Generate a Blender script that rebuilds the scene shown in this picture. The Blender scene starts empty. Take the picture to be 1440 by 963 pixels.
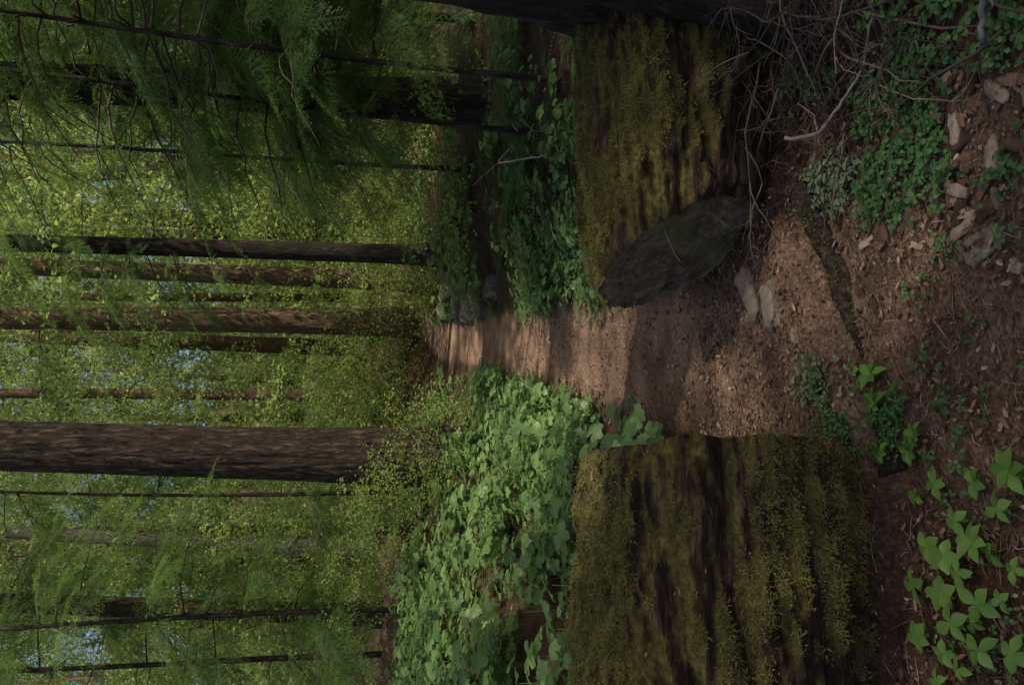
import bpy, math, random
import numpy as np
from mathutils import Vector, Euler, Matrix
random.seed(7); rng=np.random.default_rng(7)
sc=bpy.context.scene
sc.view_settings.view_transform='Standard'; sc.view_settings.look='None'; sc.view_settings.exposure=0
# ---------------------------------------------------------------- noise
def _h(ix,iy,iz,s):
    n=(ix.astype(np.int64)*374761393+iy.astype(np.int64)*668265263+iz.astype(np.int64)*1274126177+s*974711)&0xffffffff
    n=((n^(n>>13))*1103515245)&0xffffffff
    n=((n^(n>>16))*668265263)&0xffffffff
    return ((n^(n>>15))&0xffff)/65535.0
def vn(p,s=0):
    p=np.asarray(p,float); i=np.floor(p); f=p-i; f=f*f*(3-2*f); ix,iy,iz=i[:,0],i[:,1],i[:,2]
    r=0
    for a in (0,1):
        for b in (0,1):
            for c in (0,1):
                w=(f[:,0] if a else 1-f[:,0])*(f[:,1] if b else 1-f[:,1])*(f[:,2] if c else 1-f[:,2])
                r=r+w*_h(ix+a,iy+b,iz+c,s)
    return r*2-1
def fbm(p,o=4,s=0):
    p=np.asarray(p,float); r=0;a=1.;t=0
    for k in range(o):
        r=r+a*vn(p*2**k+k*17.3,s+k); t+=a; a*=.5
    return r/t
def ss(x,a,b):
    t=np.clip((np.asarray(x,float)-a)/(b-a),0,1); return t*t*(3-2*t)
# ---------------------------------------------------------------- terrain
def xc(y): return np.interp(y,[0,2,3.0,3.6,5.6,7.5,11,16,18,22,30],[.3,.22,.0,-.05,-.1,-.02,.03,-.02,.2,1.5,4])
def tw(y): return np.interp(y,[0,2,2.6,3.6,5.6,8,16],[.8,.6,.42,.3,.36,.33,.3])
def H(x,y,fine=True):
    x=np.atleast_1d(np.asarray(x,float)); y=np.atleast_1d(np.asarray(y,float))
    d=x-xc(y); w=tw(y)
    z=np.interp(y,[0,8,18,60,150],[0,.05,.75,6,34])
    sy=2.33+.62*np.clip((x+.35)/.9,0,1)
    z=z-.12*(1-ss(y-sy,-.08,.04))
    z=z+.95*ss(-d-w,.05,3.2)*ss(y,3.2,5.5)+.35*ss(d-w,.2,2)*ss(y,3.7,6)
    z=z+.14*ss(x,.75,1.3)*(1-ss(y,3.0,3.6))
    z=z+.03*np.clip(np.abs(x)-6,0,100)
    if fine:
        P=np.stack([x,y,0*x],1)
        off=ss(np.abs(d)-w,0,.4); nr=1-ss(y,8,11)
        z=z+.06*fbm(P*.9,4-1,3)*(.2+.8*off)+.012*fbm(P*9,3,5)*nr+.02*fbm(P*4,3,8)*off*nr
    return z
SUN=np.array([.70,-.42,1.45]); SUN/=np.linalg.norm(SUN)
LIT=[(.08,8.1,.5,.75),(-.75,8.2,.6,1.3),(-.6,6.6,.4,.5),(.05,11.8,.5,.4),(-.8,12.0,.6,1.2),(.5,6.2,.3,.4),(.0,15.6,.9,1.2),(.9,17.,1.,1.2)]
def notlit(P,ex=.15):
    P=np.asarray(P); t=(P[:,2]-.3)/SUN[2]
    gx=P[:,0]-SUN[0]*t; gy=P[:,1]-SUN[1]*t
    k=np.ones(len(P),bool)
    for (a,b,c,d) in LIT:
        k&=~((((gx-a)/(c+ex))**2+((gy-b)/(d+ex))**2<1)&(P[:,2]>1.4))
    return k
# ---------------------------------------------------------------- materials
def newmat(name):
    m=bpy.data.materials.new(name); m.use_nodes=True; nt=m.node_tree; nt.nodes.clear()
    return m,nt,nt.nodes,nt.links
def N(nt,t,**k):
    n=nt.nodes.new(t)
    for a,b in k.items(): setattr(n,a,b)
    return n
def ramp(nt,cols):
    r=nt.nodes.new('ShaderNodeValToRGB'); e=r.color_ramp.elements
    while len(e)<len(cols): e.new(.5)
    for k,(p,c) in enumerate(cols):
        e[k].position=p; e[k].color=(*c,1)
    return r
def leafmat(name,c1,c2,c3,trans=.45,rough=.5,ns=1.3,tv=1.8):
    m,nt,n,l=newmat(name)
    geo=N(nt,'ShaderNodeNewGeometry')
    nz=N(nt,'ShaderNodeTexNoise'); nz.inputs['Scale'].default_value=ns; nz.inputs['Detail'].default_value=1
    l.new(geo.outputs['Position'],nz.inputs['Vector'])
    a=N(nt,'ShaderNodeMath',operation='MULTIPLY_ADD'); l.new(nz.outputs['Fac'],a.inputs[0]); a.inputs[1].default_value=2.; a.inputs[2].default_value=-.5
    b=N(nt,'ShaderNodeMath',operation='ADD'); l.new(a.outputs[0],b.inputs[0]); l.new(geo.outputs['Random Per Island'],b.inputs[1])
    c=N(nt,'ShaderNodeMath',operation='MULTIPLY'); l.new(b.outputs[0],c.inputs[0]); c.inputs[1].default_value=.5
    r=ramp(nt,[(.15,c1),(.5,c2),(.9,c3)]); l.new(c.outputs[0],r.inputs[0])
    p=N(nt,'ShaderNodeBsdfPrincipled'); p.inputs['Roughness'].default_value=rough; p.inputs['Specular IOR Level'].default_value=.35
    l.new(r.outputs[0],p.inputs['Base Color'])
    t=N(nt,'ShaderNodeBsdfTranslucent')
    hs=N(nt,'ShaderNodeHueSaturation'); hs.inputs['Value'].default_value=tv; hs.inputs['Saturation'].default_value=1.0; hs.inputs['Hue'].default_value=.485
    l.new(r.outputs[0],hs.inputs['Color']); l.new(hs.outputs[0],t.inputs['Color'])
    mx=N(nt,'ShaderNodeMixShader'); mx.inputs[0].default_value=trans
    l.new(p.outputs[0],mx.inputs[1]); l.new(t.outputs[0],mx.inputs[2])
    o=N(nt,'ShaderNodeOutputMaterial'); l.new(mx.outputs[0],o.inputs[0]); return m
def barkmat(name,dark,mid,light,scale=(14,14,2.2),bump=.6,moss=0.,mosscol=(.07,.085,.02),mossup=False):
    m,nt,n,l=newmat(name)
    tc=N(nt,'ShaderNodeTexCoord'); mp=N(nt,'ShaderNodeMapping'); mp.inputs['Scale'].default_value=scale
    l.new(tc.outputs['Object'],mp.inputs['Vector'])
    n1=N(nt,'ShaderNodeTexNoise'); n1.inputs['Scale'].default_value=1; n1.inputs['Detail'].default_value=7; n1.inputs['Roughness'].default_value=.68; n1.inputs['Distortion'].default_value=.6
    l.new(mp.outputs[0],n1.inputs['Vector'])
    v=N(nt,'ShaderNodeTexVoronoi',feature='DISTANCE_TO_EDGE'); v.inputs['Scale'].default_value=1.0
    n1b=N(nt,'ShaderNodeVectorMath',operation='SCALE'); n1b.inputs['Scale'].default_value=3.; l.new(n1.outputs['Color'],n1b.inputs[0])
    ax=N(nt,'ShaderNodeVectorMath',operation='ADD'); l.new(mp.outputs[0],ax.inputs[0]); l.new(n1b.outputs[0],ax.inputs[1]); l.new(ax.outputs[0],v.inputs['Vector'])
    vv=N(nt,'ShaderNodeMapRange'); vv.inputs['From Max'].default_value=.35; l.new(v.outputs[0],vv.inputs[0])
    va=N(nt,'ShaderNodeMath',operation='MULTIPLY_ADD'); l.new(vv.outputs[0],va.inputs[0]); va.inputs[1].default_value=.6; va.inputs[2].default_value=.4
    ad=N(nt,'ShaderNodeMath',operation='MULTIPLY'); l.new(va.outputs[0],ad.inputs[0]); l.new(n1.outputs['Fac'],ad.inputs[1])
    r=ramp(nt,[(.15,dark),(.38,mid),(.6,light)]); l.new(ad.outputs[0],r.inputs[0])
    n2=N(nt,'ShaderNodeTexNoise'); n2.inputs['Scale'].default_value=2.8; n2.inputs['Detail'].default_value=8; n2.inputs['Roughness'].default_value=.7; l.new(tc.outputs['Object'],n2.inputs['Vector'])
    mr=N(nt,'ShaderNodeMapRange'); mr.inputs['From Min'].default_value=.62-moss*.4; mr.inputs['From Max'].default_value=.75-moss*.3
    if mossup:
        g=N(nt,'ShaderNodeNewGeometry'); sx=N(nt,'ShaderNodeSeparateXYZ'); l.new(g.outputs['Normal'],sx.inputs[0])
        q=N(nt,'ShaderNodeMath',operation='MULTIPLY_ADD'); l.new(sx.outputs[2],q.inputs[0]); q.inputs[1].default_value=.22; l.new(n2.outputs['Fac'],q.inputs[2]); l.new(q.outputs[0],mr.inputs[0])
        mr.inputs['From Min'].default_value=.52; mr.inputs['From Max'].default_value=.68
    else: l.new(n2.outputs['Fac'],mr.inputs[0])
    mx=N(nt,'ShaderNodeMixRGB'); l.new(mr.outputs[0],mx.inputs[0]); l.new(r.outputs[0],mx.inputs[1])
    n3=N(nt,'ShaderNodeTexNoise'); n3.inputs['Scale'].default_value=38; n3.inputs['Detail'].default_value=7; n3.inputs['Roughness'].default_value=.7; l.new(tc.outputs['Object'],n3.inputs['Vector'])
    r3=ramp(nt,[(.33,tuple(c*.25 for c in mosscol)),(.66,tuple(c*1.5 for c in mosscol))]); l.new(n3.outputs['Fac'],r3.inputs[0]); l.new(r3.outputs[0],mx.inputs[2])
    p=N(nt,'ShaderNodeBsdfPrincipled'); p.inputs['Roughness'].default_value=.9; p.inputs['Specular IOR Level'].default_value=.15
    l.new(mx.outputs[0],p.inputs['Base Color'])
    ba=N(nt,'ShaderNodeMath',operation='MULTIPLY_ADD'); l.new(n3.outputs['Fac'],ba.inputs[0]); ba.inputs[1].default_value=.45; l.new(ad.outputs[0],ba.inputs[2])
    bp=N(nt,'ShaderNodeBump'); bp.inputs['Strength'].default_value=bump; bp.inputs['Distance'].default_value=.035; l.new(ba.outputs[0],bp.inputs['Height']); l.new(bp.outputs[0],p.inputs['Normal'])
    o=N(nt,'ShaderNodeOutputMaterial'); l.new(p.outputs[0],o.inputs[0]); return m
def randmat(name,cols,rough=.85,isl=True):
    m,nt,n,l=newmat(name)
    oi=N(nt,'ShaderNodeNewGeometry')
    nz=N(nt,'ShaderNodeTexNoise'); nz.inputs['Scale'].default_value=25; nz.inputs['Detail'].default_value=6; nz.inputs['Roughness'].default_value=.65; l.new(oi.outputs['Position'],nz.inputs['Vector'])
    q=N(nt,'ShaderNodeMath',operation='MULTIPLY_ADD'); l.new(nz.outputs['Fac'],q.inputs[0]); q.inputs[1].default_value=.7
    if isl:
        q2=N(nt,'ShaderNodeMath',operation='SUBTRACT'); l.new(oi.outputs['Random Per Island'],q2.inputs[0]); q2.inputs[1].default_value=.35; l.new(q2.outputs[0],q.inputs[2])
    else: q.inputs[1].default_value=1.6; q.inputs[2].default_value=-.3
    r=ramp(nt,cols); l.new(q.outputs[0],r.inputs[0])
    p=N(nt,'ShaderNodeBsdfPrincipled'); p.inputs['Roughness'].default_value=rough; p.inputs['Specular IOR Level'].default_value=.2; l.new(r.outputs[0],p.inputs['Base Color'])
    bp=N(nt,'ShaderNodeBump'); bp.inputs['Strength'].default_value=.7; bp.inputs['Distance'].default_value=.012; l.new(nz.outputs['Fac'],bp.inputs['Height']); l.new(bp.outputs[0],p.inputs['Normal'])
    o=N(nt,'ShaderNodeOutputMaterial'); l.new(p.outputs[0],o.inputs[0]); return m

M_hem=leafmat('needles',(.04,.08,.02),(.075,.14,.03),(.16,.23,.05),.45,.5,1.6)
M_far=leafmat('far_needles',(.04,.07,.018),(.15,.22,.05),(.36,.42,.14),.5,.5,.5,1.8)
M_map=leafmat('maple_leaf',(.09,.15,.03),(.18,.25,.05),(.30,.36,.11),.55,.5,1.3,1.6)
M_thi=leafmat('broad_leaf',(.07,.14,.04),(.14,.23,.07),(.25,.35,.12),.45,.38,1.6)
M_bun=leafmat('whorl_leaf',(.09,.18,.04),(.15,.27,.055),(.20,.32,.075),.4,.4)
M_oxa=leafmat('clover_leaf',(.04,.10,.035),(.07,.15,.045),(.12,.20,.065),.35,.45)
M_fern=leafmat('fern_leaf',(.045,.10,.025),(.08,.15,.04),(.14,.20,.055),.4)
M_moss=leafmat('moss_fibre',(.055,.048,.014),(.13,.115,.03),(.25,.23,.06),.25,.9,5)
M_lich=leafmat('lichen_leaf',(.10,.14,.07),(.16,.2,.11),(.22,.26,.16),.3,.7)
M_bark=barkmat('fir_bark',(.016,.011,.009),(.08,.054,.038),(.18,.13,.092),(15,15,2.6),.9,.12,(.05,.06,.02))
M_barkr=barkmat('red_bark',(.04,.024,.015),(.16,.10,.062),(.30,.20,.13),(18,18,2.4),.7,.08,(.08,.08,.02))
M_barkg=barkmat('grey_bark',(.05,.04,.03),(.16,.135,.11),(.30,.26,.22),(20,20,6),.5,.2,(.09,.10,.04))
M_log=barkmat('mossy_log_bark',(.016,.010,.007),(.085,.052,.034),(.19,.125,.085),(3.0,16,16),1.,.55,(.15,.12,.032),True)
M_barkn=barkmat('dark_mossy_bark',(.012,.009,.007),(.05,.036,.028),(.10,.075,.06),(16,16,3.),.8,.25,(.045,.05,.018))
M_twig=randmat('twig_bark',[(0,(.025,.018,.012)),(.5,(.08,.056,.042)),(1,(.17,.13,.10))])
M_dead=randmat('dead_wood',[(0,(.06,.05,.04)),(.5,(.16,.14,.115)),(1,(.27,.24,.2))],isl=False)
M_litter=randmat('litter',[(0,(.03,.018,.012)),(.45,(.11,.062,.038)),(.85,(.22,.135,.088)),(1,(.34,.25,.17))])
M_rock=randmat('stone',[(0,(.08,.055,.04)),(.5,(.20,.15,.11)),(1,(.34,.27,.20))],isl=False)
m,nt,n,l=newmat('forest_floor_soil'); M_ground=m
at=N(nt,'ShaderNodeAttribute',attribute_name='trail'); tc=N(nt,'ShaderNodeNewGeometry')
n1=N(nt,'ShaderNodeTexNoise'); n1.inputs['Scale'].default_value=60; n1.inputs['Detail'].default_value=8; n1.inputs['Roughness'].default_value=.75
n2=N(nt,'ShaderNodeTexNoise'); n2.inputs['Scale'].default_value=4; n2.inputs['Detail'].default_value=6
n4=N(nt,'ShaderNodeTexVoronoi'); n4.inputs['Scale'].default_value=85
for q in (n1,n2,n4): l.new(tc.outputs['Position'],q.inputs['Vector'])
r1=ramp(nt,[(.32,(.08,.047,.032)),(.5,(.25,.16,.11)),(.68,(.48,.35,.26))]); l.new(n1.outputs['Fac'],r1.inputs[0])
r2=ramp(nt,[(.32,(.022,.013,.009)),(.52,(.08,.046,.031)),(.7,(.18,.105,.066))]); l.new(n1.outputs['Fac'],r2.inputs[0])
mx=N(nt,'ShaderNodeMixRGB'); l.new(at.outputs['Fac'],mx.inputs[0]); l.new(r2.outputs[0],mx.inputs[1]); l.new(r1.outputs[0],mx.inputs[2])
r4=ramp(nt,[(.3,(.5,.44,.40)),(.65,(1.1,1.05,1.0))]); l.new(n2.outputs['Fac'],r4.inputs[0])
mu=N(nt,'ShaderNodeMixRGB',blend_type='MULTIPLY'); mu.inputs[0].default_value=1; l.new(mx.outputs[0],mu.inputs[1]); l.new(r4.outputs[0],mu.inputs[2])
p=N(nt,'ShaderNodeBsdfPrincipled'); p.inputs['Roughness'].default_value=.95; p.inputs['Specular IOR Level'].default_value=.15; l.new(mu.outputs[0],p.inputs['Base Color'])
bb=N(nt,'ShaderNodeMath',operation='ADD'); l.new(n1.outputs['Fac'],bb.inputs[0]); l.new(n4.outputs['Distance'],bb.inputs[1])
bp=N(nt,'ShaderNodeBump'); bp.inputs['Strength'].default_value=.8; bp.inputs['Distance'].default_value=.012; l.new(bb.outputs[0],bp.inputs['Height']); l.new(bp.outputs[0],p.inputs['Normal'])
o=N(nt,'ShaderNodeOutputMaterial'); l.new(p.outputs[0],o.inputs[0])
# ---------------------------------------------------------------- mesh helpers
class MB:
    def __init__(s): s.v=[];s.f=[];s.n=0
    def add(s,v,f):
        v=np.asarray(v,float)
        s.v.append(v); s.f.extend([tuple(i+s.n for i in q) for q in f]); s.n+=len(v)
    def mesh(s,name,mat,smooth=True):
        me=bpy.data.meshes.new(name); me.from_pydata(np.concatenate(s.v).tolist(),[],s.f)
        me.materials.append(mat)
        if smooth: me.polygons.foreach_set('use_smooth',[True]*len(me.polygons))
        me.update(); return me
def obj(name,me,parent=None,coll=None,loc=(0,0,0)):
    o=bpy.data.objects.new(name,me); o.location=loc
    (coll or sc.collection).objects.link(o)
    if parent: o.parent=parent
    return o
def empty(name,loc=(0,0,0)):
    o=bpy.data.objects.new(name,None); o.location=loc; o.empty_display_size=.3; sc.collection.objects.link(o); return o
def R(e): return np.array(Euler(e).to_matrix())
def tube(path,rad,seg=8,cap=True):
    path=np.asarray(path,float); rad=np.asarray(rad,float); k=len(path)
    T=np.gradient(path,axis=0); T/=np.linalg.norm(T,axis=1)[:,None]+1e-9
    ref=np.array([0,0,1.]) if abs(T[:,2]).mean()<.8 else np.array([1.,0,0])
    A=np.cross(T,ref); A/=np.linalg.norm(A,axis=1)[:,None]+1e-9; B=np.cross(T,A)
    th=np.linspace(0,2*math.pi,seg,endpoint=False)
    if rad.ndim==1: rad=np.repeat(rad[:,None],seg,1)
    V=path[:,None]+rad[:,:,None]*(np.cos(th)[None,:,None]*A[:,None]+np.sin(th)[None,:,None]*B[:,None])
    V=V.reshape(-1,3); F=[]
    for i in range(k-1):
        for j in range(seg):
            j2=(j+1)%seg; F.append((i*seg+j,i*seg+j2,(i+1)*seg+j2,(i+1)*seg+j))
    if cap:
        F.append(tuple(range(seg))[::-1]); F.append(tuple((k-1)*seg+j for j in range(seg)))
    return V,F
def leaf(L,W,n=5,fold=.15,droop=.25,pk=.45):
    t=np.linspace(0,1,n); w=W/2*np.sin(math.pi*np.clip(t**(math.log(.5)/math.log(pk)),0,1))
    w[0]=W*.03; w[-1]=0.001
    z=-droop*L*t**2
    V=[];F=[]
    for i in range(n):
        V+= [(t[i]*L,w[i],z[i]+fold*w[i]),(t[i]*L,0,z[i]),(t[i]*L,-w[i],z[i]+fold*w[i])]
    for i in range(n-1):
        a=3*i; F+=[(a,a+1,a+4,a+3),(a+1,a+2,a+5,a+4)]
    return np.array(V),F
def lobed(r,lobes=5,k=36):
    th=np.linspace(-math.pi*.93,math.pi*.93,k)
    rr=r*(.70+.30*np.abs(np.cos(th*lobes/2*.98))**.8)*(1-.28*(np.abs(th)/math.pi)**2)+r*.03*(-1)**np.arange(k)
    V=[(0,0,0)]; 
    for s in (.5,1):
        for a,q in zip(th,rr):
            rad=q*s; V.append((rad*math.cos(a),rad*math.sin(a),-.25*rad*rad/r+.10*rad*abs(math.sin(a*lobes/2))))
    F=[]
    for i in range(k-1):
        F.append((0,1+i,2+i)); F.append((1+i,1+k+i,2+k+i,2+i))
    return np.array(V),F
def newcol(name): return bpy.data.collections.new(name)
def srcobj(col,name,mb,mat,smooth=True):
    o=bpy.data.objects.new(name,mb.mesh(name,mat,smooth)); col.objects.link(o); return o
def gngroup(col,real):
    g=bpy.data.node_groups.new('scatter_'+col.name,'GeometryNodeTree')
    g.interface.new_socket('Geometry',in_out='INPUT',socket_type='NodeSocketGeometry'); g.interface.new_socket('Geometry',in_out='OUTPUT',socket_type='NodeSocketGeometry')
    a=g.nodes.new('NodeGroupInput'); b=g.nodes.new('NodeGroupOutput'); ip=g.nodes.new('GeometryNodeInstanceOnPoints')
    ci=g.nodes.new('GeometryNodeCollectionInfo'); ci.inputs['Collection'].default_value=col; ci.inputs['Separate Children'].default_value=True; ci.inputs['Reset Children'].default_value=True
    ra=g.nodes.new('GeometryNodeInputNamedAttribute'); ra.data_type='FLOAT_VECTOR'; ra.inputs['Name'].default_value='rot'
    sa=g.nodes.new('GeometryNodeInputNamedAttribute'); sa.data_type='FLOAT_VECTOR'; sa.inputs['Name'].default_value='scl'
    ia=g.nodes.new('GeometryNodeInputNamedAttribute'); ia.data_type='INT'; ia.inputs['Name'].default_value='idx'
    er=g.nodes.new('FunctionNodeEulerToRotation')
    L=g.links.new
    L(a.outputs[0],ip.inputs['Points']); L(ci.outputs[0],ip.inputs['Instance']); ip.inputs['Pick Instance'].default_value=True
    L(ra.outputs['Attribute'],er.inputs[0]); L(er.outputs[0],ip.inputs['Rotation']); L(sa.outputs['Attribute'],ip.inputs['Scale']); L(ia.outputs['Attribute'],ip.inputs['Instance Index'])
    rl=g.nodes.new('GeometryNodeRealizeInstances'); L(ip.outputs[0],rl.inputs[0]); L(rl.outputs[0],b.inputs[0])
    return g
GN={}; CNT={}
def scatter(name,col,P,Rt,S,parent=None):
    P=np.asarray(P,float).reshape(-1,3); k=len(P)
    if parent is not None: P=P-np.array(parent.location)
    Rt=np.asarray(Rt,float).reshape(-1,3); S=np.asarray(S,float)
    if S.ndim==1: S=np.repeat(S[:,None],3,1)
    me=bpy.data.meshes.new(name); me.vertices.add(k); me.vertices.foreach_set('co',P.ravel())
    a=me.attributes.new('rot','FLOAT_VECTOR','POINT'); a.data.foreach_set('vector',Rt.ravel())
    a=me.attributes.new('scl','FLOAT_VECTOR','POINT'); a.data.foreach_set('vector',S.ravel())
    a=me.attributes.new('idx','INT','POINT'); a.data.foreach_set('value',rng.integers(0,len(col.objects),k).astype(np.int32))
    me.update(); o=obj(name,me,parent); CNT[col.name]=CNT.get(col.name,0)+k*len(col.objects[0].data.polygons)
    if col.name not in GN: GN[col.name]=gngroup(col,True)
    md=o.modifiers.new('scatter','NODES'); md.node_group=GN[col.name]; return o
# ---------------------------------------------------------------- foliage sources
C_spray=newcol('hemlock_spray_set'); C_far=newcol('far_branch_set'); C_map=newcol('maple_cluster_set'); C_thi=newcol('thimbleberry_set'); C_bun=newcol('bunchberry_set')
C_oxa=newcol('clover_set'); C_fern=newcol('fern_set'); C_moss=newcol('moss_tuft_set'); C_lit=newcol('litter_set'); C_twig=newcol('twig_set'); C_lich=newcol('lichen_set'); C_chip=newcol('wood_chip_set')
def needles(mb,p0,p1,nl,nw,step,drop=.2):
    d=p1-p0; L=np.linalg.norm(d); 
    if L<1e-4: return
    d=d/L; side=np.cross(d,[0,0,1.]); side/=np.linalg.norm(side)+1e-9
    k=max(1,int(L/step))
    for i in range(k):
        t=(i+.5)/k; c=p0+(p1-p0)*t
        for s in (-1,1):
            a=side*s*math.cos(.5)+d*math.sin(.5)*random.uniform(.6,1.4)+np.array([0,0,random.uniform(-.35,.15)])
            ll=nl*random.uniform(.7,1.15)*(1-.4*t)
            q=c+a*ll; w=d*nw*.5
            mb.add([c-w,c+w,q],[(0,1,2)])
def spray(mb,L,nl,nw,step,seed):
    random.seed(seed); n=int(L/.055)
    prev=np.zeros(3); ang=0
    for i in range(n):
        t=i/n; p=np.array([L*t,ang,-.28*L*t**2]); ang+=random.uniform(-.012,.012)
        if i: needles(mb,prev,p,nl,nw,step)
        prev=p
        for s in (-1,1):
            if random.random()<.15: continue
            tl=L*.42*(1-t)**.7*(.35+.65*min(1,t*4))*random.uniform(.6,1.1)+.02
            a=math.radians(random.uniform(42,62))*s
            d=np.array([math.cos(a),math.sin(a),-random.uniform(.1,.45)])
            e=p+d*tl; mid=p+d*tl*.55+np.array([0,0,.02])
            needles(mb,p,mid,nl,nw,step); needles(mb,mid,e,nl,nw,step)
            if tl>.16:
                for kk in range(2):
                    b=p+(e-p)*(.35+.25*kk); s2=random.choice((-1,1)); a2=a+s2*.8
                    needles(mb,b,b+np.array([math.cos(a2),math.sin(a2),-.3])*tl*.32,nl,nw,step)
for k in range(4):
    mb=MB(); spray(mb,.95,.026,.014,.02,10+k); srcobj(C_spray,'hemlock_spray_%d'%k,mb,M_hem,False); print('spray',len(mb.f))
for k in range(3):
    mb=MB(); random.seed(30+k)
    for i in range(11):
        t=(i+.5)/11; 
        for s in (-1,1):
            p=np.array([2.2*t,0,-.5*t*t]); tl=.95*(1-t)**.6*random.uniform(.4,1.1)+.1
            a=s*math.radians(random.uniform(35,75)); d=np.array([math.cos(a),math.sin(a),-random.uniform(.15,.8)])
            nn=int(tl/.055)
            for j in range(nn):
                c=p+d*tl*j/nn+rng.normal(0,.04,3); q=rng.normal(0,.055,3); q[2]-=.065; w=rng.normal(0,.024,3)
                mb.add([c-w,c+w,c+q],[(0,1,2)])
    srcobj(C_far,'far_branch_%d'%k,mb,M_far,False)
for k in range(3):
    mb=MB(); random.seed(50+k)
    for i in range(46):
        V,F=leaf(random.uniform(.06,.10),random.uniform(.05,.08),4,.2,.25,.4)
        p=np.array([random.uniform(0,1),random.gauss(0,.28),0]); p[2]=-.15*p[0]+random.gauss(0,.07)
        mb.add(V@R((random.gauss(0,.4),random.gauss(.2,.35),random.uniform(0,6.3))).T+p,F)
    srcobj(C_map,'maple_cluster_%d'%k,mb,M_map)
for k in range(4):
    mb=MB(); random.seed(70+k)
    h=random.uniform(.3,.5)
    for i in range(8):
        a=random.uniform(0,6.3); rr=random.uniform(.05,.24); z=h*random.uniform(.5,1.05); r=random.uniform(.035,.10)
        p=np.array([rr*math.cos(a),rr*math.sin(a),z])
        V,F=lobed(r,5,26); mb.add(V@R((random.gauss(0,.25),random.gauss(.22,.25),a)).T+p,F)
        V,F=tube([(0,0,z*.45),(p[0]*.5,p[1]*.5,z*.8),p],[.0025,.002,.0015],3,False); mb.add(V,F)
    V,F=tube([(0,0,-.05),(0,0,h)],[.004,.002],4); mb.add(V,F)
    srcobj(C_thi,'thimbleberry_plant_%d'%k,mb,M_thi)
for k in range(4):
    mb=MB(); random.seed(90+k); nl=[4,5,6,4][k]; h=random.uniform(.05,.08)
    for i in range(nl):
        V,F=leaf(random.uniform(.055,.072),random.uniform(.034,.042),7,.25,.18,.5)
        mb.add(V@R((random.gauss(0,.12),random.gauss(-.12,.12),i*2*math.pi/nl+random.gauss(0,.1))).T+np.array([0,0,h]),F)
    for i in range(2):
        V,F=leaf(.03,.018,5); mb.add(V@R((0,-.2,random.uniform(0,6))).T+np.array([0,0,h*.6]),F)
    V,F=tube([(0,0,-.03),(0,0,h)],[.0018,.0012],5); mb.add(V,F)
    srcobj(C_bun,'bunchberry_whorl_%d'%k,mb,M_bun)
for k in range(3):
    mb=MB(); random.seed(110+k)
    for j in range(7):
        q=np.array([random.gauss(0,.035),random.gauss(0,.035),random.uniform(.02,.05)])
        a0=random.uniform(0,6)
        for i in range(3):
            V,F=leaf(.017,.017,4,.2,.2,.6); mb.add(V@R((0,random.gauss(.1,.15),a0+i*2.09)).T+q,F)
    srcobj(C_oxa,'clover_clump_%d'%k,mb,M_oxa)
for k in range(3):
    mb=MB(); random.seed(120+k)
    for j in range(9):
        q=np.array([random.gauss(0,.03),random.gauss(0,.03),random.uniform(.015,.04)])
        V,F=leaf(.024,.016,4,.2,.2,.5); mb.add(V@R((random.gauss(0,.3),random.gauss(0,.3),random.uniform(0,6.3))).T+q,F)
    srcobj(C_lich,'pale_herb_%d'%k,mb,M_lich)
for k in range(2):
    mb=MB(); random.seed(130+k)
    for j in range(10):
        a=j*.628+random.gauss(0,.15); L=random.uniform(.45,.75); M=R((0,0,a)); el=random.uniform(.6,1.1)
        for i in range(20):
            t=i/19; x=L*(math.cos(el)*t+.25*t*t); z=L*(math.sin(el)*t-.62*t*t)
            w=.085*math.sin(math.pi*min(1,.12+t*.88))**.7*(1-.3*t)
            for s in (-1,1):
                V,F=leaf(w,.02,3,.1,.25); mb.add((V@R((0,0,s*1.35)).T+np.array([x,0,z]))@M.T,F)
    srcobj(C_fern,'sword_fern_%d'%k,mb,M_fern,False)
for k in range(3):
    mb=MB(); random.seed(140+k)
    for j in range(16):
        a=random.uniform(0,6.3); b=random.uniform(.3,1.4); L=random.uniform(.006,.014); c=np.array([random.gauss(0,.008),random.gauss(0,.008),-.002])
        d=np.array([math.cos(a)*math.sin(b),math.sin(a)*math.sin(b),math.cos(b)])*L; w=np.array([-math.sin(a),math.cos(a),0])*.0016
        e=c+d+np.array([0,0,-.002])
        mb.add([c-w,c+w,e],[(0,1,2)])
    srcobj(C_moss,'moss_tuft_%d'%k,mb,M_moss,False)
for k in range(8):
    mb=MB(); random.seed(150+k)
    if k<3:
        L=random.uniform(.005,.014); kk=6; V=[]
        for i in range(kk):
            a=i*6.283/kk+random.gauss(0,.25); V.append((L*math.cos(a)*random.uniform(.6,1.2),L*.5*math.sin(a)*random.uniform(.6,1.3),random.uniform(0,.002)))
        V=np.array(V); V2=V*[.9,.9,1]+[0,0,.003]; F=[tuple(range(6,12))]+[(i,(i+1)%6,6+(i+1)%6,6+i) for i in range(6)]; mb.add(np.concatenate([V,V2]),F)
    elif k<7:
        L=random.uniform(.012,.05); V,F=tube([(-L,0,0),(0,random.gauss(0,.006),.003),(L,random.gauss(0,.01),.001)],[.001,.0014,.0008],3,False); mb.add(V,F)
    else:
        V,F=leaf(.03,.014,4,.4,-.3); mb.add(V,F)
    srcobj(C_lit,'litter_piece_%d'%k,mb,M_litter,False)
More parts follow.
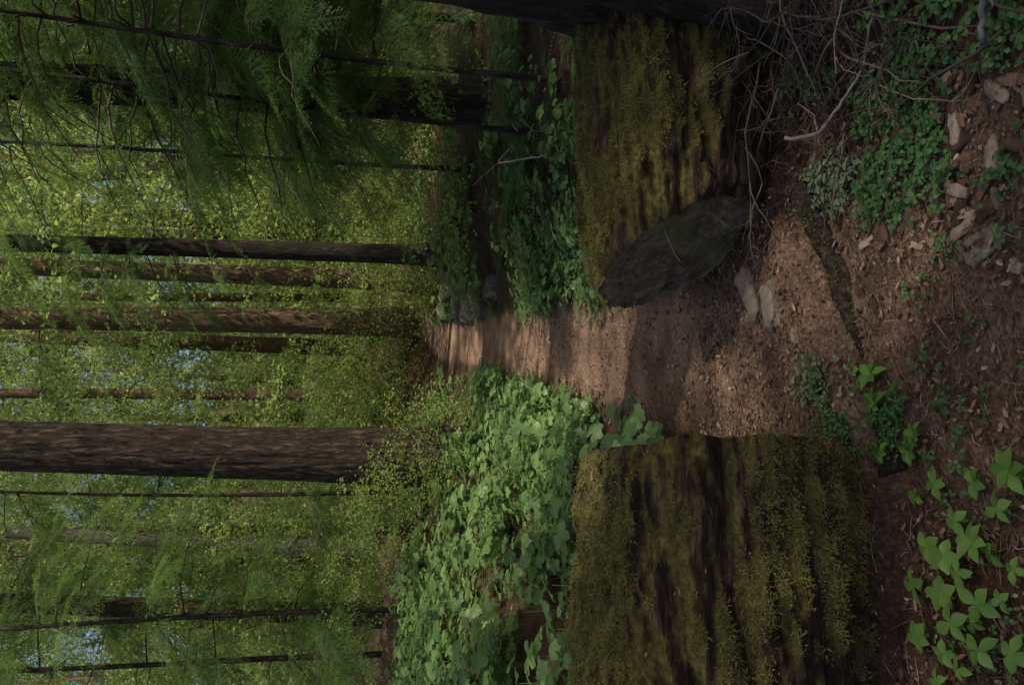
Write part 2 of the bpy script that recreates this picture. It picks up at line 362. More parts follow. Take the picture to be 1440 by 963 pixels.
for k in range(5):
    mb=MB(); random.seed(160+k)
    def br(p,d,L,r,dep):
        pts=[p];n_=7
        for i in range(n_):
            d=d+np.array([random.gauss(0,.18),random.gauss(0,.18),random.gauss(0,.1)]); d/=np.linalg.norm(d); pts.append(pts[-1]+d*L/n_)
            if dep and random.random()<.45:
                e=d+np.array([random.gauss(0,.7),random.gauss(0,.7),random.gauss(0,.35)]); br(pts[-1],e/np.linalg.norm(e),L*.45,r*.55,dep-1)
        V,F=tube(pts,np.linspace(r,r*.35,n_+1),5); mb.add(V,F)
    br(np.array([0.,0,0]),np.array([1.,0,.05]),random.uniform(.4,.8),.0045,2)
    srcobj(C_twig,'twig_%d'%k,mb,M_twig)
def rockmesh(mb,sx,sy,sz,seed,c=(0,0,0),rot=(0,0,0),n_=16):
    V=[];F=[]
    th=np.linspace(0,2*math.pi,n_,endpoint=False); ph=np.linspace(-math.pi/2,math.pi/2,n_//2+1)
    for p_ in ph:
        for t_ in th: V.append((math.cos(p_)*math.cos(t_),math.cos(p_)*math.sin(t_),math.sin(p_)))
    V=np.array(V); V=np.sign(V)*np.abs(V)**.6
    V=V*(1+.45*fbm(V*1.5+seed*7.7,4,seed))[:,None]*np.array([sx,sy,sz])
    for i in range(n_//2):
        for j in range(n_): F.append((i*n_+j,i*n_+(j+1)%n_,(i+1)*n_+(j+1)%n_,(i+1)*n_+j))
    mb.add(V@R(rot).T+np.array(c),F)
for k in range(4):
    mb=MB(); rockmesh(mb,.035,.014,.008,k+1,n_=12); srcobj(C_chip,'wood_chip_%d'%k,mb,M_litter,False)
# ---------------------------------------------------------------- ground
gx=np.sinh(np.linspace(-4.6,4.6,300)); gx=gx/gx.max()*110
gx=np.unique(np.concatenate([gx,np.arange(-1.6,1.8,.018)]))
gy=np.unique(np.concatenate([np.arange(-6,1,.25),np.arange(1,4.2,.018),np.arange(4.2,10,.05),np.arange(10,24,.15),np.arange(24,60,1.),np.arange(60,180,5.)]))
X,Y=np.meshgrid(gx,gy); xf,yf=X.ravel(),Y.ravel(); zf=H(xf,yf)
P=np.stack([xf,yf,0*xf],1)
near=(np.abs(xf)<2.5)*(1-ss(yf,5,8))
zf=zf+near*(.008*fbm(P*28,2,11)+.014*np.clip(fbm(P*11,3,12),0,1))
nx_,ny_=len(gx),len(gy)
i=np.arange((ny_-1)*(nx_-1)); r_=i//(nx_-1); c_=i%(nx_-1); a=r_*nx_+c_
F=np.stack([a,a+1,a+nx_+1,a+nx_],1)
me=bpy.data.meshes.new('ground'); me.vertices.add(len(xf)); me.vertices.foreach_set('co',np.stack([xf,yf,zf],1).ravel())
me.loops.add(F.size); me.polygons.add(len(F)); me.loops.foreach_set('vertex_index',F.ravel()); me.polygons.foreach_set('loop_start',np.arange(0,F.size,4)); me.polygons.foreach_set('use_smooth',[True]*len(F))
me.update(calc_edges=True); me.materials.append(M_ground)
tr=1-ss(np.abs(xf-xc(yf))-tw(yf)+.12*fbm(P*4,3,21),-.08,.16)
tr=tr*(.35+.35*ss(yf,2.2,3.2)+.3*ss(yf,4.5,7))*(yf<24)  # foreground soil mixed darker to deepen its shade, lighter towards the sunlit stretch
at=me.attributes.new('trail','FLOAT','POINT'); at.data.foreach_set('value',tr.astype(np.float32))
obj('ground',me)
# ---------------------------------------------------------------- logs
def biglog(name,x0,x1,cy,cz,r0,r1,plane,dy,end,seed,nL=240,nS=260):
    s=np.linspace(0,1,nL)
    s=s**.6 if end=='max' else 1-(1-s)**.75
    th=np.linspace(0,2*math.pi,nS,endpoint=False)
    S,T=np.meshgrid(s,th,indexing='ij'); x=x0+(x1-x0)*S
    rad=r0+(r1-r0)*S
    wob=.35*fbm(np.stack([(x*1.1).ravel(),0*x.ravel(),0*x.ravel()],1),2,seed).reshape(x.shape)
    q=np.stack([(x*.8).ravel(),(np.cos(T+wob)*4.2).ravel(),(np.sin(T+wob)*4.2).ravel()],1)
    rid=1-np.abs(fbm(q,4,seed))*3.0
    fine=fbm(np.stack([(x*6).ravel(),(np.cos(T)*17).ravel(),(np.sin(T)*17).ravel()],1),4,seed+5)
    lump=fbm(np.stack([(x*5).ravel(),(np.cos(T)*3).ravel(),(np.sin(T)*3).ravel()],1),4,seed+9)
    a,b,c=plane
    e0=np.abs((S-(1 if end=='max' else 0))*(x1-x0)); soft=.45+.55*(1-np.exp(-e0/.12)) if end=='min' else 1.
    rad=rad*(1+(.10*rid+.08*fine+.10*lump).reshape(rad.shape)*soft-.06)
    yy=np.cos(T)*rad; zz=np.sin(T)*rad
    cut=a+b*yy+c*zz+.018*fbm(np.stack([0*T.ravel(),(np.cos(T)*3.5).ravel(),(np.sin(T)*3.5).ravel()],1),3,seed+4).reshape(T.shape)
    if end=='max': x=x0+(cut-x0)*S
    else: x=cut+(x1-cut)*S
    ed=(np.abs(x-cut)); k=1-.10*np.exp(-ed/.04); yy*=k; zz*=k
    Yw=cy+dy*(x-a)+yy; Zw=cz+zz
    V=np.stack([x.ravel(),Yw.ravel(),Zw.ravel()],1); F=[]
    for i in range(nL-1):
        for j in range(nS):
            j2=(j+1)%nS; F.append((i*nS+j,(i+1)*nS+j,(i+1)*nS+j2,i*nS+j2))
    root=empty(name,(a,cy,cz))
    mb=MB(); mb.add(V-np.array([a,cy,cz]),F); o=obj('bark',mb.mesh(name+'_bark',M_log),root)
    ring=V.reshape(nL,nS,3)[-1 if end=='max' else 0]; cen=ring.mean(0)
    mb=MB(); VV=[];FF=[]; K=40
    for i in range(K+1):
        t=1-i/K; rr=cen+(ring-cen)*t; 
        n0=(.014*fbm(rr*7,5,seed+3)+.009*fbm(rr*np.array([3,34,8]),3,seed+6))*min(1,(i)/3)
        nrm=np.array([1,-b,-c]); nrm/=np.linalg.norm(nrm); VV.append(rr+n0[:,None]*nrm-(nrm*(.014 if end=='max' else -.014))*min(1,i/2))
    VV=np.concatenate(VV)
    for i in range(K):
        for j in range(nS):
            j2=(j+1)%nS; FF.append((i*nS+j,i*nS+j2,(i+1)*nS+j2,(i+1)*nS+j))
    mb.add(VV-np.array([a,cy,cz]),FF); o2=obj('cut_face',mb.mesh(name+'_cut',M_cut),root)
    return root,V.reshape(nL,nS,3),np.array([a,cy,cz])
m,nt,n,l=newmat('weathered_cut_wood'); M_cut=m
tc=N(nt,'ShaderNodeTexCoord'); 
nz=N(nt,'ShaderNodeTexNoise'); nz.inputs['Scale'].default_value=11; nz.inputs['Detail'].default_value=10; nz.inputs['Roughness'].default_value=.75; l.new(tc.outputs['Object'],nz.inputs['Vector'])
sp=N(nt,'ShaderNodeSeparateXYZ'); l.new(tc.outputs['Object'],sp.inputs[0]); cb=N(nt,'ShaderNodeCombineXYZ'); l.new(sp.outputs[1],cb.inputs[1]); l.new(sp.outputs[2],cb.inputs[2])
wv=N(nt,'ShaderNodeTexWave',wave_type='RINGS',rings_direction='SPHERICAL'); wv.inputs['Scale'].default_value=9; wv.inputs['Distortion'].default_value=6; wv.inputs['Detail'].default_value=5; wv.inputs['Detail Roughness'].default_value=.7; l.new(cb.outputs[0],wv.inputs['Vector'])
r=ramp(nt,[(.33,(.04,.031,.022)),(.5,(.18,.14,.10)),(.68,(.34,.28,.21))]); l.new(nz.outputs['Fac'],r.inputs[0])
r2=ramp(nt,[(.2,(.7,.7,.7)),(.8,(1,1,1))]); l.new(wv.outputs['Fac'],r2.inputs[0])
mu=N(nt,'ShaderNodeMixRGB',blend_type='MULTIPLY'); mu.inputs[0].default_value=.7; l.new(r.outputs[0],mu.inputs[1]); l.new(r2.outputs[0],mu.inputs[2])
n5=N(nt,'ShaderNodeTexNoise'); n5.inputs['Scale'].default_value=4; n5.inputs['Detail'].default_value=8; n5.inputs['Roughness'].default_value=.7; l.new(tc.outputs['Object'],n5.inputs['Vector'])
mr=N(nt,'ShaderNodeMapRange'); mr.inputs['From Min'].default_value=.48; mr.inputs['From Max'].default_value=.66; l.new(n5.outputs['Fac'],mr.inputs[0])
mg=N(nt,'ShaderNodeMixRGB'); l.new(mr.outputs[0],mg.inputs[0]); l.new(mu.outputs[0],mg.inputs[1]); mg.inputs[2].default_value=(.13,.14,.045,1)
p=N(nt,'ShaderNodeBsdfPrincipled'); p.inputs['Roughness'].default_value=.9; p.inputs['Specular IOR Level'].default_value=.1; l.new(mg.outputs[0],p.inputs['Base Color'])
ad=N(nt,'ShaderNodeMath',operation='MULTIPLY_ADD'); l.new(wv.outputs['Fac'],ad.inputs[0]); ad.inputs[1].default_value=.1; l.new(nz.outputs['Fac'],ad.inputs[2])
bp=N(nt,'ShaderNodeBump'); bp.inputs['Strength'].default_value=.8; bp.inputs['Distance'].default_value=.02; l.new(ad.outputs[0],bp.inputs['Height']); l.new(bp.outputs[0],p.inputs['Normal'])
o=N(nt,'ShaderNodeOutputMaterial'); l.new(p.outputs[0],o.inputs[0])

def mosson(root,G,count,xr,seed,zmin=-.3,thr=.12):
    nL,nS,_=G.shape
    i=rng.integers(1,nL-1,count*5); j=rng.integers(0,nS,count*5)
    Pp=G[i,j]; du=G[np.minimum(i+1,nL-1),j]-G[i-1,j]; dv=G[i,(j+1)%nS]-G[i,j-1]
    nn=np.cross(du,dv); nn/=np.linalg.norm(nn,axis=1)[:,None]+1e-9
    cen=G.mean(1)[i]; nn*=np.sign((nn*(Pp-cen)).sum(1))[:,None]
    rr=np.linalg.norm((Pp-cen)[:,1:],axis=1); rb=rr/np.median(rr)-1
    mk=fbm(Pp*np.array([3,6,6]),5,seed)*1.1+nn[:,2]*.42+rb*3.0
    keep=(mk>thr+.3*rng.random(len(mk)))&(nn[:,2]>zmin)&(Pp[:,0]>xr[0])&(Pp[:,0]<xr[1])
    idx=np.where(keep)[0][:count]
    E=[]
    for k in idx:
        q=Vector(nn[k]).to_track_quat('Z','Y'); e=(q.to_matrix()@Matrix.Rotation(random.uniform(0,6.3),3,'Z')).to_euler(); E.append(tuple(e))
    scatter('moss',C_moss,Pp[idx],E,rng.uniform(.6,1.7,len(idx)),root)
rl,GL,_=biglog('fallen_log',-4.2,0,2.68,.37,.54,.48,(-.38,-.2,0),.09,'max',31)
mosson(rl,GL,22000,(-1.6,1),41,thr=.0)
rr_,GR,_=biglog('fallen_log',0,1.72,3.2,.315,.385,.40,(.37,-.48,-.27),.12,'min',57,200,220)
mosson(rr_,GR,9000,(.0,1.7),47,thr=.2)
def smalllog(name,p0,p1,r,seed,mat,mosscount=0):
    p0=np.array(p0);p1=np.array(p1); k=60; t=np.linspace(0,1,k)[:,None]; path=p0+(p1-p0)*t+np.stack([fbm(np.stack([t[:,0]*3+s_*9,0*t[:,0],0*t[:,0]],1),3,seed)*r*1.3 for s_ in range(3)],1)
    th=np.linspace(0,2*math.pi,40,endpoint=False); S,T=np.meshgrid(t[:,0],th,indexing='ij')
    L=np.linalg.norm(p1-p0)
    rad=r*(1+.5*fbm(np.stack([(S*L*3).ravel(),(np.cos(T)*2.5).ravel(),(np.sin(T)*2.5).ravel()],1),4,seed+2)).reshape(S.shape)
    V,F=tube(path,rad,40); c=path.mean(0); root=empty(name,tuple(c)); mb=MB(); mb.add(V-c,F); obj('bark',mb.mesh(name,mat),root)
    if mosscount: mosson(root,V.reshape(k,40,3),mosscount,(-9,9),seed)
    return root
smalllog('trail_step_log',(-.42,2.27,-.10),(.62,2.90,-.09),.042,5,M_barkn,120)
smalllog('fallen_tree_trunk',(-8,12.4,1.75),(-2.7,12.0,1.35),.33,15,M_barkr,0)
# ---------------------------------------------------------------- trees
def trunkmesh(base,lean,h,r0,r1,seed,seg=40,rings=80,flare=.35,mat=None,root=None,disp=.05):
    z=np.concatenate([np.linspace(-.3,h*.35,int(rings*.65)),np.linspace(h*.35,h,int(rings*.35)+1)[1:]])
    t=z/h; path=np.stack([lean[0]*t+.05*np.sin(t*5+seed),lean[1]*t,z],1)
    rad=r0+(r1-r0)*np.clip(t,0,1); rad=rad*(1+flare*np.exp(-np.clip(z,0,99)/(.9*r0/.35+.05)))
    th=np.linspace(0,2*math.pi,seg,endpoint=False); Z,T=np.meshgrid(z,th,indexing='ij')
    butt=1+.18*flare/.35*np.exp(-np.clip(Z,0,99)/.5)*np.cos(T*5+seed)
    fr=fbm(np.stack([(np.cos(T)*r0*16).ravel(),(np.sin(T)*r0*16).ravel(),(Z*1.6).ravel()],1),4,seed).reshape(Z.shape)
    R_=rad[:,None]*butt*(1+disp*2*(.5-np.abs(fr)*1.6))
    V,F=tube(path,R_,seg); mb=MB(); mb.add(V,F)
    obj('trunk',mb.mesh('trunk',mat or M_bark),root)
    return lambda zz:np.array([lean[0]*zz/h,lean[1]*zz/h,zz])
def crown(root,cen,z0,z1,nb,Lb,seed,col=C_spray,step=.34,sc_=(.7,1.1),droop=.35,bare=.25,pitch=(.0,.6),dirs=None,filt=True,limbmat=None):
    random.seed(seed); mb=MB(); P=[];E=[];S=[]; b0=np.array(root.location)
    for b in range(nb):
        z=random.uniform(z0,z1); a=random.uniform(0,6.283) if dirs is None else random.uniform(*dirs)
        L=Lb*random.uniform(.55,1.1)
        c=cen(z); up=random.uniform(-.05,.22); pts=[]
        for i in range(7):
            t=i/6; pts.append(c+np.array([math.cos(a)*L*t,math.sin(a)*L*t,L*(up*t-droop*t*t)])+np.array([0,0,random.gauss(0,.02)]))
        V,F=tube(pts,np.linspace(.005+.005*L,.003,7),5); mb.add(V,F)
        d=bare*L
        while d<L:
            t=d/L; i=min(5,int(t*6)); f=t*6-i; p=pts[i]*(1-f)+pts[i+1]*f
            for s in (-1,1):
                if random.random()<.12: continue
                P.append(b0+p); yaw=a+s*random.uniform(.3,1.2); E.append((random.gauss(0,.35),random.uniform(*pitch),yaw)); S.append(random.uniform(*sc_)*(1-.45*t))
            d+=step*random.uniform(.6,1.4)
        P.append(b0+pts[-1]); E.append((0,random.uniform(*pitch),a)); S.append(sc_[0])
    obj('limbs',mb.mesh('limbs',limbmat or M_twig),root)
    P=np.array(P);E=np.array(E);S=np.array(S)
    if filt: k=notlit(P,.2); P,E,S=P[k],E[k],S[k]
    scatter('foliage',col,P,E,S,root)
def tree(name,x,y,D,h,lean,seed,mat=None,cr=(),**k):
    z=H(x,y)[0]-.05; root=empty(name,(x,y,z))
    cen=trunkmesh(root.location,lean,h,D/2,D*.22,seed,mat=mat,root=root,**k)
    for c in cr: crown(root,cen,seed=seed+len(c),**c)
    return root
far=lambda z0,z1,nb,L,**k: dict(z0=z0,z1=z1,nb=nb,Lb=L,col=C_far,step=.85,sc_=(.6,1.0),bare=.2,**k)
def hem(z0,z1,nb,L,**k):
    d=dict(z0=z0,z1=z1,nb=nb,Lb=L,bare=.12); d.update(k); return d
tree('douglas_fir_tree',.45,20,.66,26,(.3,0),1,M_barkr,[far(8,22,22,3)])
tree('douglas_fir_tree',1.25,17,.42,24,(.9,0),2,M_barkr,[far(7,20,20,2.6)])
tree('douglas_fir_tree',-1.72,11.5,.74,28,(1.6,0),3,M_bark,[far(9,20,12,3.5)],seg=120,rings=300,disp=.06)
tree('unseen_shade_tree',-5.75,22,.42,24,(2.1,0),4,M_barkg,[far(6,18,24,2.8)])
tree('unseen_shade_tree',-5.5,16,.42,24,(1.8,0),5,M_bark,[far(6,16,20,2.8),hem(2.5,8,20,2.0)])
tree('unseen_shade_tree',-1.75,26,.38,25,(.3,0),6,M_barkr,[far(5,20,36,2.6)])
tree('unseen_shade_tree',1.5,14,.34,22,(.5,0),8,M_barkn,[far(7,16,18,2.6),hem(2.8,7,24,1.7)])
tree('unseen_shade_tree',2.85,9.3,.46,22,(.3,0),9,M_barkn,[hem(1.2,6.5,84,2.3)],seg=60)
tree('hemlock_sapling',1.95,5.6,.045,7,(.45,0),10,M_barkn,[hem(1.1,4.6,42,1.0,step=.18,sc_=(.45,.8))],flare=.1,seg=12)
tree('hemlock_sapling',1.85,6.6,.05,8,(.45,0),11,M_barkn,[hem(1.1,5.4,48,1.3,step=.22,sc_=(.5,.9))],flare=.1,seg=12)
tree('hemlock_sapling',3.0,6.6,.09,8,(.1,0),12,M_barkn,[hem(.7,5.6,56,1.5,step=.26)],flare=.1,seg=12)
tree('hemlock_sapling',2.5,11.,.07,9,(.1,0),17,M_barkn,[hem(1.2,7,48,1.5,step=.3)],flare=.1,seg=12)
tree('hemlock_sapling',-3.6,10.5,.08,8,(.1,0),13,M_barkn,[hem(1.,6.,22,1.4,step=.32)],flare=.1,seg=12)
tree('hemlock_sapling',-5.0,12.5,.1,10,(.3,0),14,M_barkn,[hem(1.,8,34,1.7)],flare=.1,seg=12)
tree('hemlock_sapling',-2.6,13.5,.08,9,(.3,0),15,M_barkn,[hem(1.5,8,26,1.3)],flare=.1,seg=12)
tree('hemlock_sapling',4.6,11,.12,11,(.1,0),16,M_barkn,[hem(.8,8,60,2.0)],flare=.1,seg=12)
tree('unseen_shade_tree',1.86,3.05,.92,24,(.5,.2),21,M_barkn,[far(12,20,14,4)],seg=140,rings=320,flare=.5,disp=.05)
for k,(x,y) in enumerate([(8,-3.0),(10,1.0),(11.,4.),(13,-3)]):  # out-of-view trees added as shade providers for the foreground
    tree('unseen_shade_tree',x,y,.55,24,(.2,.2),31+k,M_bark,[far(9,20,14,3.6)],seg=28)
P=[];E=[];S=[]; random.seed(3)
for k in range(900):
    gx_=random.uniform(-4.5,5.5); gy_=random.uniform(.3,12.); z=random.uniform(12,22)
    nn_=fbm(np.array([[gx_*1.1,gy_*1.1,3.]]),3,77)[0]
    pr=.75 if gx_<1.2 else 1.
    if gy_>7 and gx_<.8: pr*=.4
    if nn_>.20 or random.random()>pr: continue
    P.append((gx_+SUN[0]/SUN[2]*z,gy_+SUN[1]/SUN[2]*z,z)); E.append((random.gauss(0,.2),random.uniform(-.1,.5),random.uniform(0,6.3))); S.append(random.uniform(.6,1.0))
P=np.array(P);E=np.array(E);S=np.array(S); k=notlit(P,.5)
scatter('added_shade_foliage',C_far,P[k],E[k],S[k])  # unseen foliage added along the sun path to shade the foreground
# ---------------------------------------------------------------- distant forest
root=empty('distant_trees',(0,30,0))
mb=MB(); random.seed(5)
for k in range(60):
    y=random.uniform(27,62); x=random.uniform(-.6*y,.6*y); D=random.uniform(.2,.7); h=random.uniform(20,32); z=H(x,y)[0]
    lx=random.uniform(-1.8,1.8)
    V,F=tube([(x,y-30,z-.3),(x+lx*.5,y-30,z+h*.5),(x+lx,y-30,z+h)],[D/2,D*.4,D*.1],10); mb.add(V,F)
obj('trunks',mb.mesh('distant_trunks',M_barkr),root)
n0=4600
y=20+42*rng.random(n0)**.9; x=rng.uniform(-1,1,n0)*(.52*y+2); z=H(x,y,False)+rng.random(n0)*(.50*y+3)
nn_=fbm(np.stack([x*.3,y*.22,z*.28],1),3,99); k=nn_>.0
P=np.stack([x,y,z],1)[k]; S=(rng.uniform(.7,1.3,n0)*(.6+y/45))[k]; m_=len(P)
E=np.stack([rng.normal(0,.25,m_),rng.uniform(.2,1.0,m_),rng.uniform(0,6.3,m_)],1); k=notlit(P,0)
scatter('foliage',C_far,P[k],E[k],S[k],root)
n0=1700
y=rng.uniform(60,76,n0); x=rng.uniform(-45,45,n0); z=H(x,y,False)+rng.random(n0)*38; m_=n0
k=fbm(np.stack([x*.16,y*.1,z*.16],1),2,9)>-.30
E=np.stack([rng.normal(0,.25,m_),rng.uniform(.2,1.0,m_),rng.uniform(0,6.3,m_)],1)
scatter('foliage',C_far,np.stack([x,y,z],1)[k],E[k],rng.uniform(2.,3.2,m_)[k],root)
def cloud(name,col,n_,fx,fy,fz,scl,seed,pitch=(.0,.5),th=-.1,fr=.8,filt=True,clear=.35,rel=True):
    xs=rng.uniform(*fx,n_); ys=rng.uniform(*fy,n_); zs=rng.uniform(*fz,n_); hz=H(xs,ys) if rel else 0*xs
    no=fbm(np.stack([xs*fr,ys*fr,zs*fr],1),3,seed); keep=(no>th)&((np.abs(xs-xc(ys))>tw(ys)+clear)|(zs>3))
    P=np.stack([xs,ys,hz+zs],1)[keep]
    if filt: P=P[notlit(P,0)]
    m_=len(P); E=np.stack([rng.normal(0,.2,m_),rng.uniform(*pitch,m_),rng.uniform(0,6.3,m_)],1)
    return scatter(name,col,P,E,rng.uniform(*scl,m_))
cloud('vine_maple_foliage',C_map,620,(1.4,8),(13,20),(3,10),(.8,1.6),201,th=-.1)
cloud('vine_maple_foliage',C_map,420,(-6,-.6),(14,20),(.3,4.5),(.6,1.2),202,th=-.1)
cloud('vine_maple_foliage',C_map,420,(.3,3.6),(15,21),(.2,3.0),(.5,1.0),203,th=-.25)
cloud('vine_maple_foliage',C_map,360,(-2.4,1.4),(18.2,25),(.0,2.0),(.5,1.0),207,th=-.35,filt=False,clear=-3)
cloud('huckleberry_shrub',C_map,130,(.75,2.3),(15.,16.7),(.0,1.9),(.35,.7),208,th=-.5,filt=False)
cloud('huckleberry_shrub',C_map,200,(-3.2,-.9),(9.6,12.4),(.1,1.5),(.35,.6),204,th=-.1)
cloud('salal_shrub',C_map,600,(1.2,9),(8,22),(0,1.1),(.5,.9),205,th=-.3)
cloud('salal_shrub',C_map,300,(-10,-2),(12,24),(0,1.3),(.5,.9),206,th=-.3)
cloud('thimbleberry_plants',C_thi,700,(-5,-.3),(3.5,10.5),(-.03,.02),(.6,1.15),210,(-.1,.15),th=-.45,filt=False,clear=.12)
cloud('thimbleberry_plants',C_thi,260,(-1.5,-.3),(5.5,11),(-.06,.0),(.45,.7),213,(-.1,.15),th=-.4,filt=False,clear=.03)
cloud('thimbleberry_plants',C_thi,120,(.25,1.1),(4.3,8.5),(-.05,.0),(.35,.75),211,(-.1,.15),th=-.3,filt=False,clear=.06)
cloud('thimbleberry_plants',C_thi,150,(.9,3.2),(4.2,9),(-.05,.0),(.4,.8),214,(-.1,.15),th=-.3,filt=False,clear=.06)
cloud('thimbleberry_plants',C_thi,260,(-3,3.),(10,16),(-.03,.1),(.6,1.1),212,(-.1,.15),th=-.2,filt=False,clear=.15)
cloud('sword_fern',C_fern,90,(-4,4.5),(6,18),(-.03,.0),(.7,1.2),220,(-.05,.05),th=-.1,filt=False,clear=.5)
cloud('sword_fern',C_fern,80,(1.2,5),(4.2,9),(-.03,.0),(.5,.9),221,(-.05,.05),th=-.4,filt=False,clear=.5)
cloud('trailside_herbs',C_oxa,1200,(-1.2,1.4),(3.6,12),(-.01,.01),(1,2.2),222,(-.1,.1),th=-.1,filt=False,clear=-.04)
B=[(-.09,2.47),(-.13,2.40),(-.25,2.33),(-.20,2.36),(-.28,2.19),(-.34,2.22),(-.476,2.19),(-.387,1.94),(-.425,1.835),(-.557,1.91),(-.50,1.99),(-.73,2.155),(-.726,2.05),(-.749,1.936),(-.87,2.13),(-.83,1.87),(-.97,2.06),(-.64,1.97),(-.68,1.84),(-.58,1.78),(-.9,1.95),(-.8,1.76),(-.95,1.8),(-.35,2.30),(-.42,2.10),(-.6,2.1),(-1.02,1.9),(-.5,1.72),(-.33,1.78),(-.55,1.86),(-.78,1.98),(-.88,2.03),(-.7,1.9),(-.62,2.04)]
P=[(x,y,H(x,y)[0]) for x,y in B]; m_=len(P)
scatter('bunchberry_plants',C_bun,P,np.stack([rng.normal(0,.15,m_),rng.normal(0,.15,m_),rng.uniform(0,6.3,m_)],1),rng.uniform(.55,1.0,m_))
cloud('clover_plants',C_oxa,560,(.42,1.25),(1.5,2.95),(-.01,.01),(.6,1.3),230,(-.1,.1),th=.08,fr=3,filt=False,clear=-1)
cloud('clover_plants',C_oxa,160,(-.5,-.1),(2.25,2.6),(-.0,.01),(.6,1.),231,(-.1,.1),th=.0,fr=4,filt=False,clear=-1)
cloud('clover_plants',C_oxa,60,(-1.,.3),(1.5,2.3),(-.0,.01),(.5,.9),234,(-.1,.1),th=.1,fr=4,filt=False,clear=-1)
cloud('pale_herbs',C_lich,60,(.5,.66),(2.55,2.9),(-.01,.02),(.8,1.2),232,(-.1,.1),th=-.3,filt=False,clear=-1)
cloud('pale_herbs',C_lich,30,(-.22,-.05),(2.4,2.7),(-.01,.02),(.6,1.),233,(-.1,.1),th=-.3,filt=False,clear=-1)
def lit(name,col,n_,fx,fy,scl,seed,dz=.0,wt=.5):
    xs=rng.uniform(*fx,n_); ys=rng.uniform(*fy,n_); P=np.stack([xs,ys,H(xs,ys)+dz],1)
    return scatter(name,col,P,np.stack([rng.normal(0,.25,n_),rng.normal(0,.25,n_),rng.uniform(0,6.3,n_)],1),rng.uniform(*scl,n_))
lit('forest_litter',C_lit,13000,(-1.3,1.5),(1.4,3.6),(.4,1.2),1,.010)
lit('forest_litter',C_lit,6000,(-1.2,1.4),(3.4,9),(.5,1.3),2,.010)
lit('twig_debris',C_twig,150,(.75,1.9),(1.6,3.1),(.5,1.3),3,.05)
lit('twig_debris',C_twig,90,(.95,1.7),(2.3,3.1),(.6,1.2),3,.18)
lit('twig_debris',C_twig,40,(-1.2,.9),(1.5,2.6),(.12,.35),4,.01)
lit('wood_chips',C_chip,80,(.3,.8),(1.6,2.5),(.5,1.4),5,.006)
lit('wood_chips',C_chip,50,(-.3,.4),(1.6,4.5),(.25,.8),6,.004)
P=GL.reshape(-1,3)
sel=rng.integers(0,len(P),1300); q=P[sel]; q=q[(q[:,2]>.35)&(q[:,0]>-1.5)]; m_=len(q)
scatter('log_litter',C_lit,q+np.array([0,-.004,.008]),rng.uniform(-.4,6,(m_,3))*np.array([.1,.1,1]),rng.uniform(.5,1.2,m_))
def stone(name,x,y,s,rot,seed,dz=0,mat=M_rock):
    z=H(x,y)[0]+dz; mb=MB(); rockmesh(mb,*s,seed,n_=28,rot=rot); obj(name,mb.mesh(name,mat),loc=(x,y,z))
stone('flat_stone',.20,3.10,(.12,.05,.03),(.05,-.1,.5),1,.008)
stone('flat_stone',.15,2.92,(.10,.045,.028),(.1,.0,.3),2,.01)
stone('flat_stone',.02,2.75,(.035,.022,.018),(.1,.0,.3),3,.0)
stone('flat_stone',.28,1.95,(.045,.09,.012),(.0,.05,.5),4,-.004)
stone('small_stone',.2,1.83,(.025,.02,.014),(0,0,1),5,.0)
for k,(x,y,a) in enumerate([(.5,2.42,.1),(.56,2.18,.4),(.62,2.05,.3),(.44,2.05,1.2),(.68,1.9,.9),(.5,1.9,.2),(.62,1.78,.5)]):
    stone('bark_chunk',x,y,(.055,.02,.015),(.1,.1,a),20+k,.008)
for k,(x,y,s) in enumerate([(.55,12.2,.25),(.6,13.2,.3),(.75,14.2,.35),(.5,11.2,.17),(.9,12.9,.3),(.6,15.2,.25),(.75,10.4,.17)]):
    stone('mossy_rock',x,y,(s,s*.8,s*.6),(0,.1,k),40+k,.04,M_barkg)
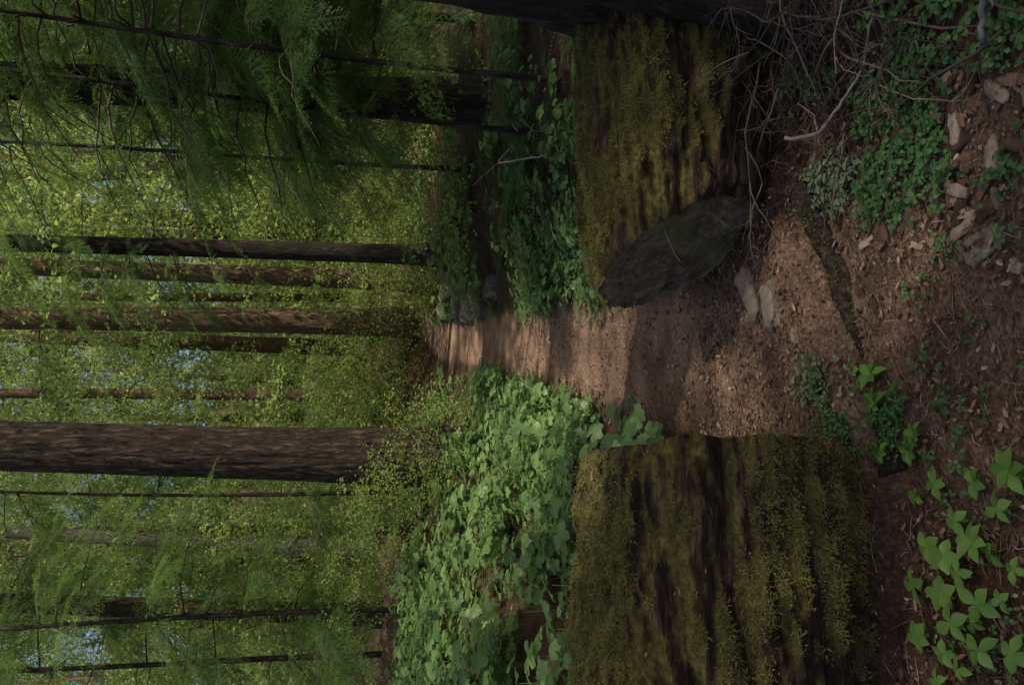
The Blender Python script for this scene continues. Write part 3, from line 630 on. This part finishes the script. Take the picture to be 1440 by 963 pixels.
def stick(name,pts,r0,r1,side=()):
    c=np.array(pts[0]); mb=MB(); P=np.array(pts)-c
    t=np.linspace(0,1,len(P)); tt=np.linspace(0,1,24); Q=np.stack([np.interp(tt,t,P[:,k]) for k in range(3)],1)+rng.normal(0,.0025,(24,3))
    V,F=tube(Q,np.linspace(r0,r1,24),8); mb.add(V,F)
    for s in side:
        V,F=tube(np.array(s)-c,np.linspace(r0*.6,.002,len(s)),6); mb.add(V,F)
    obj(name,mb.mesh(name,M_dead),loc=tuple(c))
stick('dead_branch',[(.73,2.62,.13),(.72,2.52,.06),(.80,2.42,.03),(.87,2.33,.02),(1.0,2.2,.06)],.007,.004,[[(.72,2.52,.06),(.80,2.56,.05),(.86,2.62,.08)]])
stick('dead_branch',[(.80,1.86,-.03),(.95,1.78,.04),(1.15,1.66,.11)],.008,.012,[[(.9,1.81,-.01),(.84,1.75,.03)],[(1.0,1.75,.05),(1.02,1.85,.08)]])
stick('dead_branch',[(.95,3.9,.75),(1.0,4.3,.95),(1.15,4.6,.85)],.005,.003,[[(1.0,4.3,.95),(.85,4.2,1.1)]])
print(CNT)
# ---------------------------------------------------------------- light, sky, camera
w=bpy.data.worlds.new('World'); sc.world=w; w.use_nodes=True; nt=w.node_tree
bg=nt.nodes['Background']; sk=nt.nodes.new('ShaderNodeTexSky'); sk.sky_type='NISHITA'; sk.sun_disc=False
sk.dust_density=3.0; sk.air_density=1.0; sk.ozone_density=.6
el=math.asin(SUN[2]); az=math.atan2(SUN[0],SUN[1]); sk.sun_elevation=el; sk.sun_rotation=az
nt.links.new(sk.outputs[0],bg.inputs['Color']); bg.inputs['Strength'].default_value=.15
ld=bpy.data.lights.new('sun','SUN'); ld.energy=5; ld.angle=math.radians(.55); ld.color=(1,.94,.82)
lo=bpy.data.objects.new('sun',ld); sc.collection.objects.link(lo); lo.rotation_euler=Vector(SUN).to_track_quat('Z','Y').to_euler(); lo.location=(14,-6,30)
cd=bpy.data.cameras.new('camera'); co=bpy.data.objects.new('camera',cd); sc.collection.objects.link(co); sc.camera=co
cd.sensor_width=36; cd.lens=27.35; cd.clip_end=500; cd.clip_start=.05
th=math.radians(8.3); s,c=math.sin(th),math.cos(th)
co.matrix_world=Matrix(((0,1,0,0),(-s,0,-c,0),(-c,0,s,1.5),(0,0,0,1)))
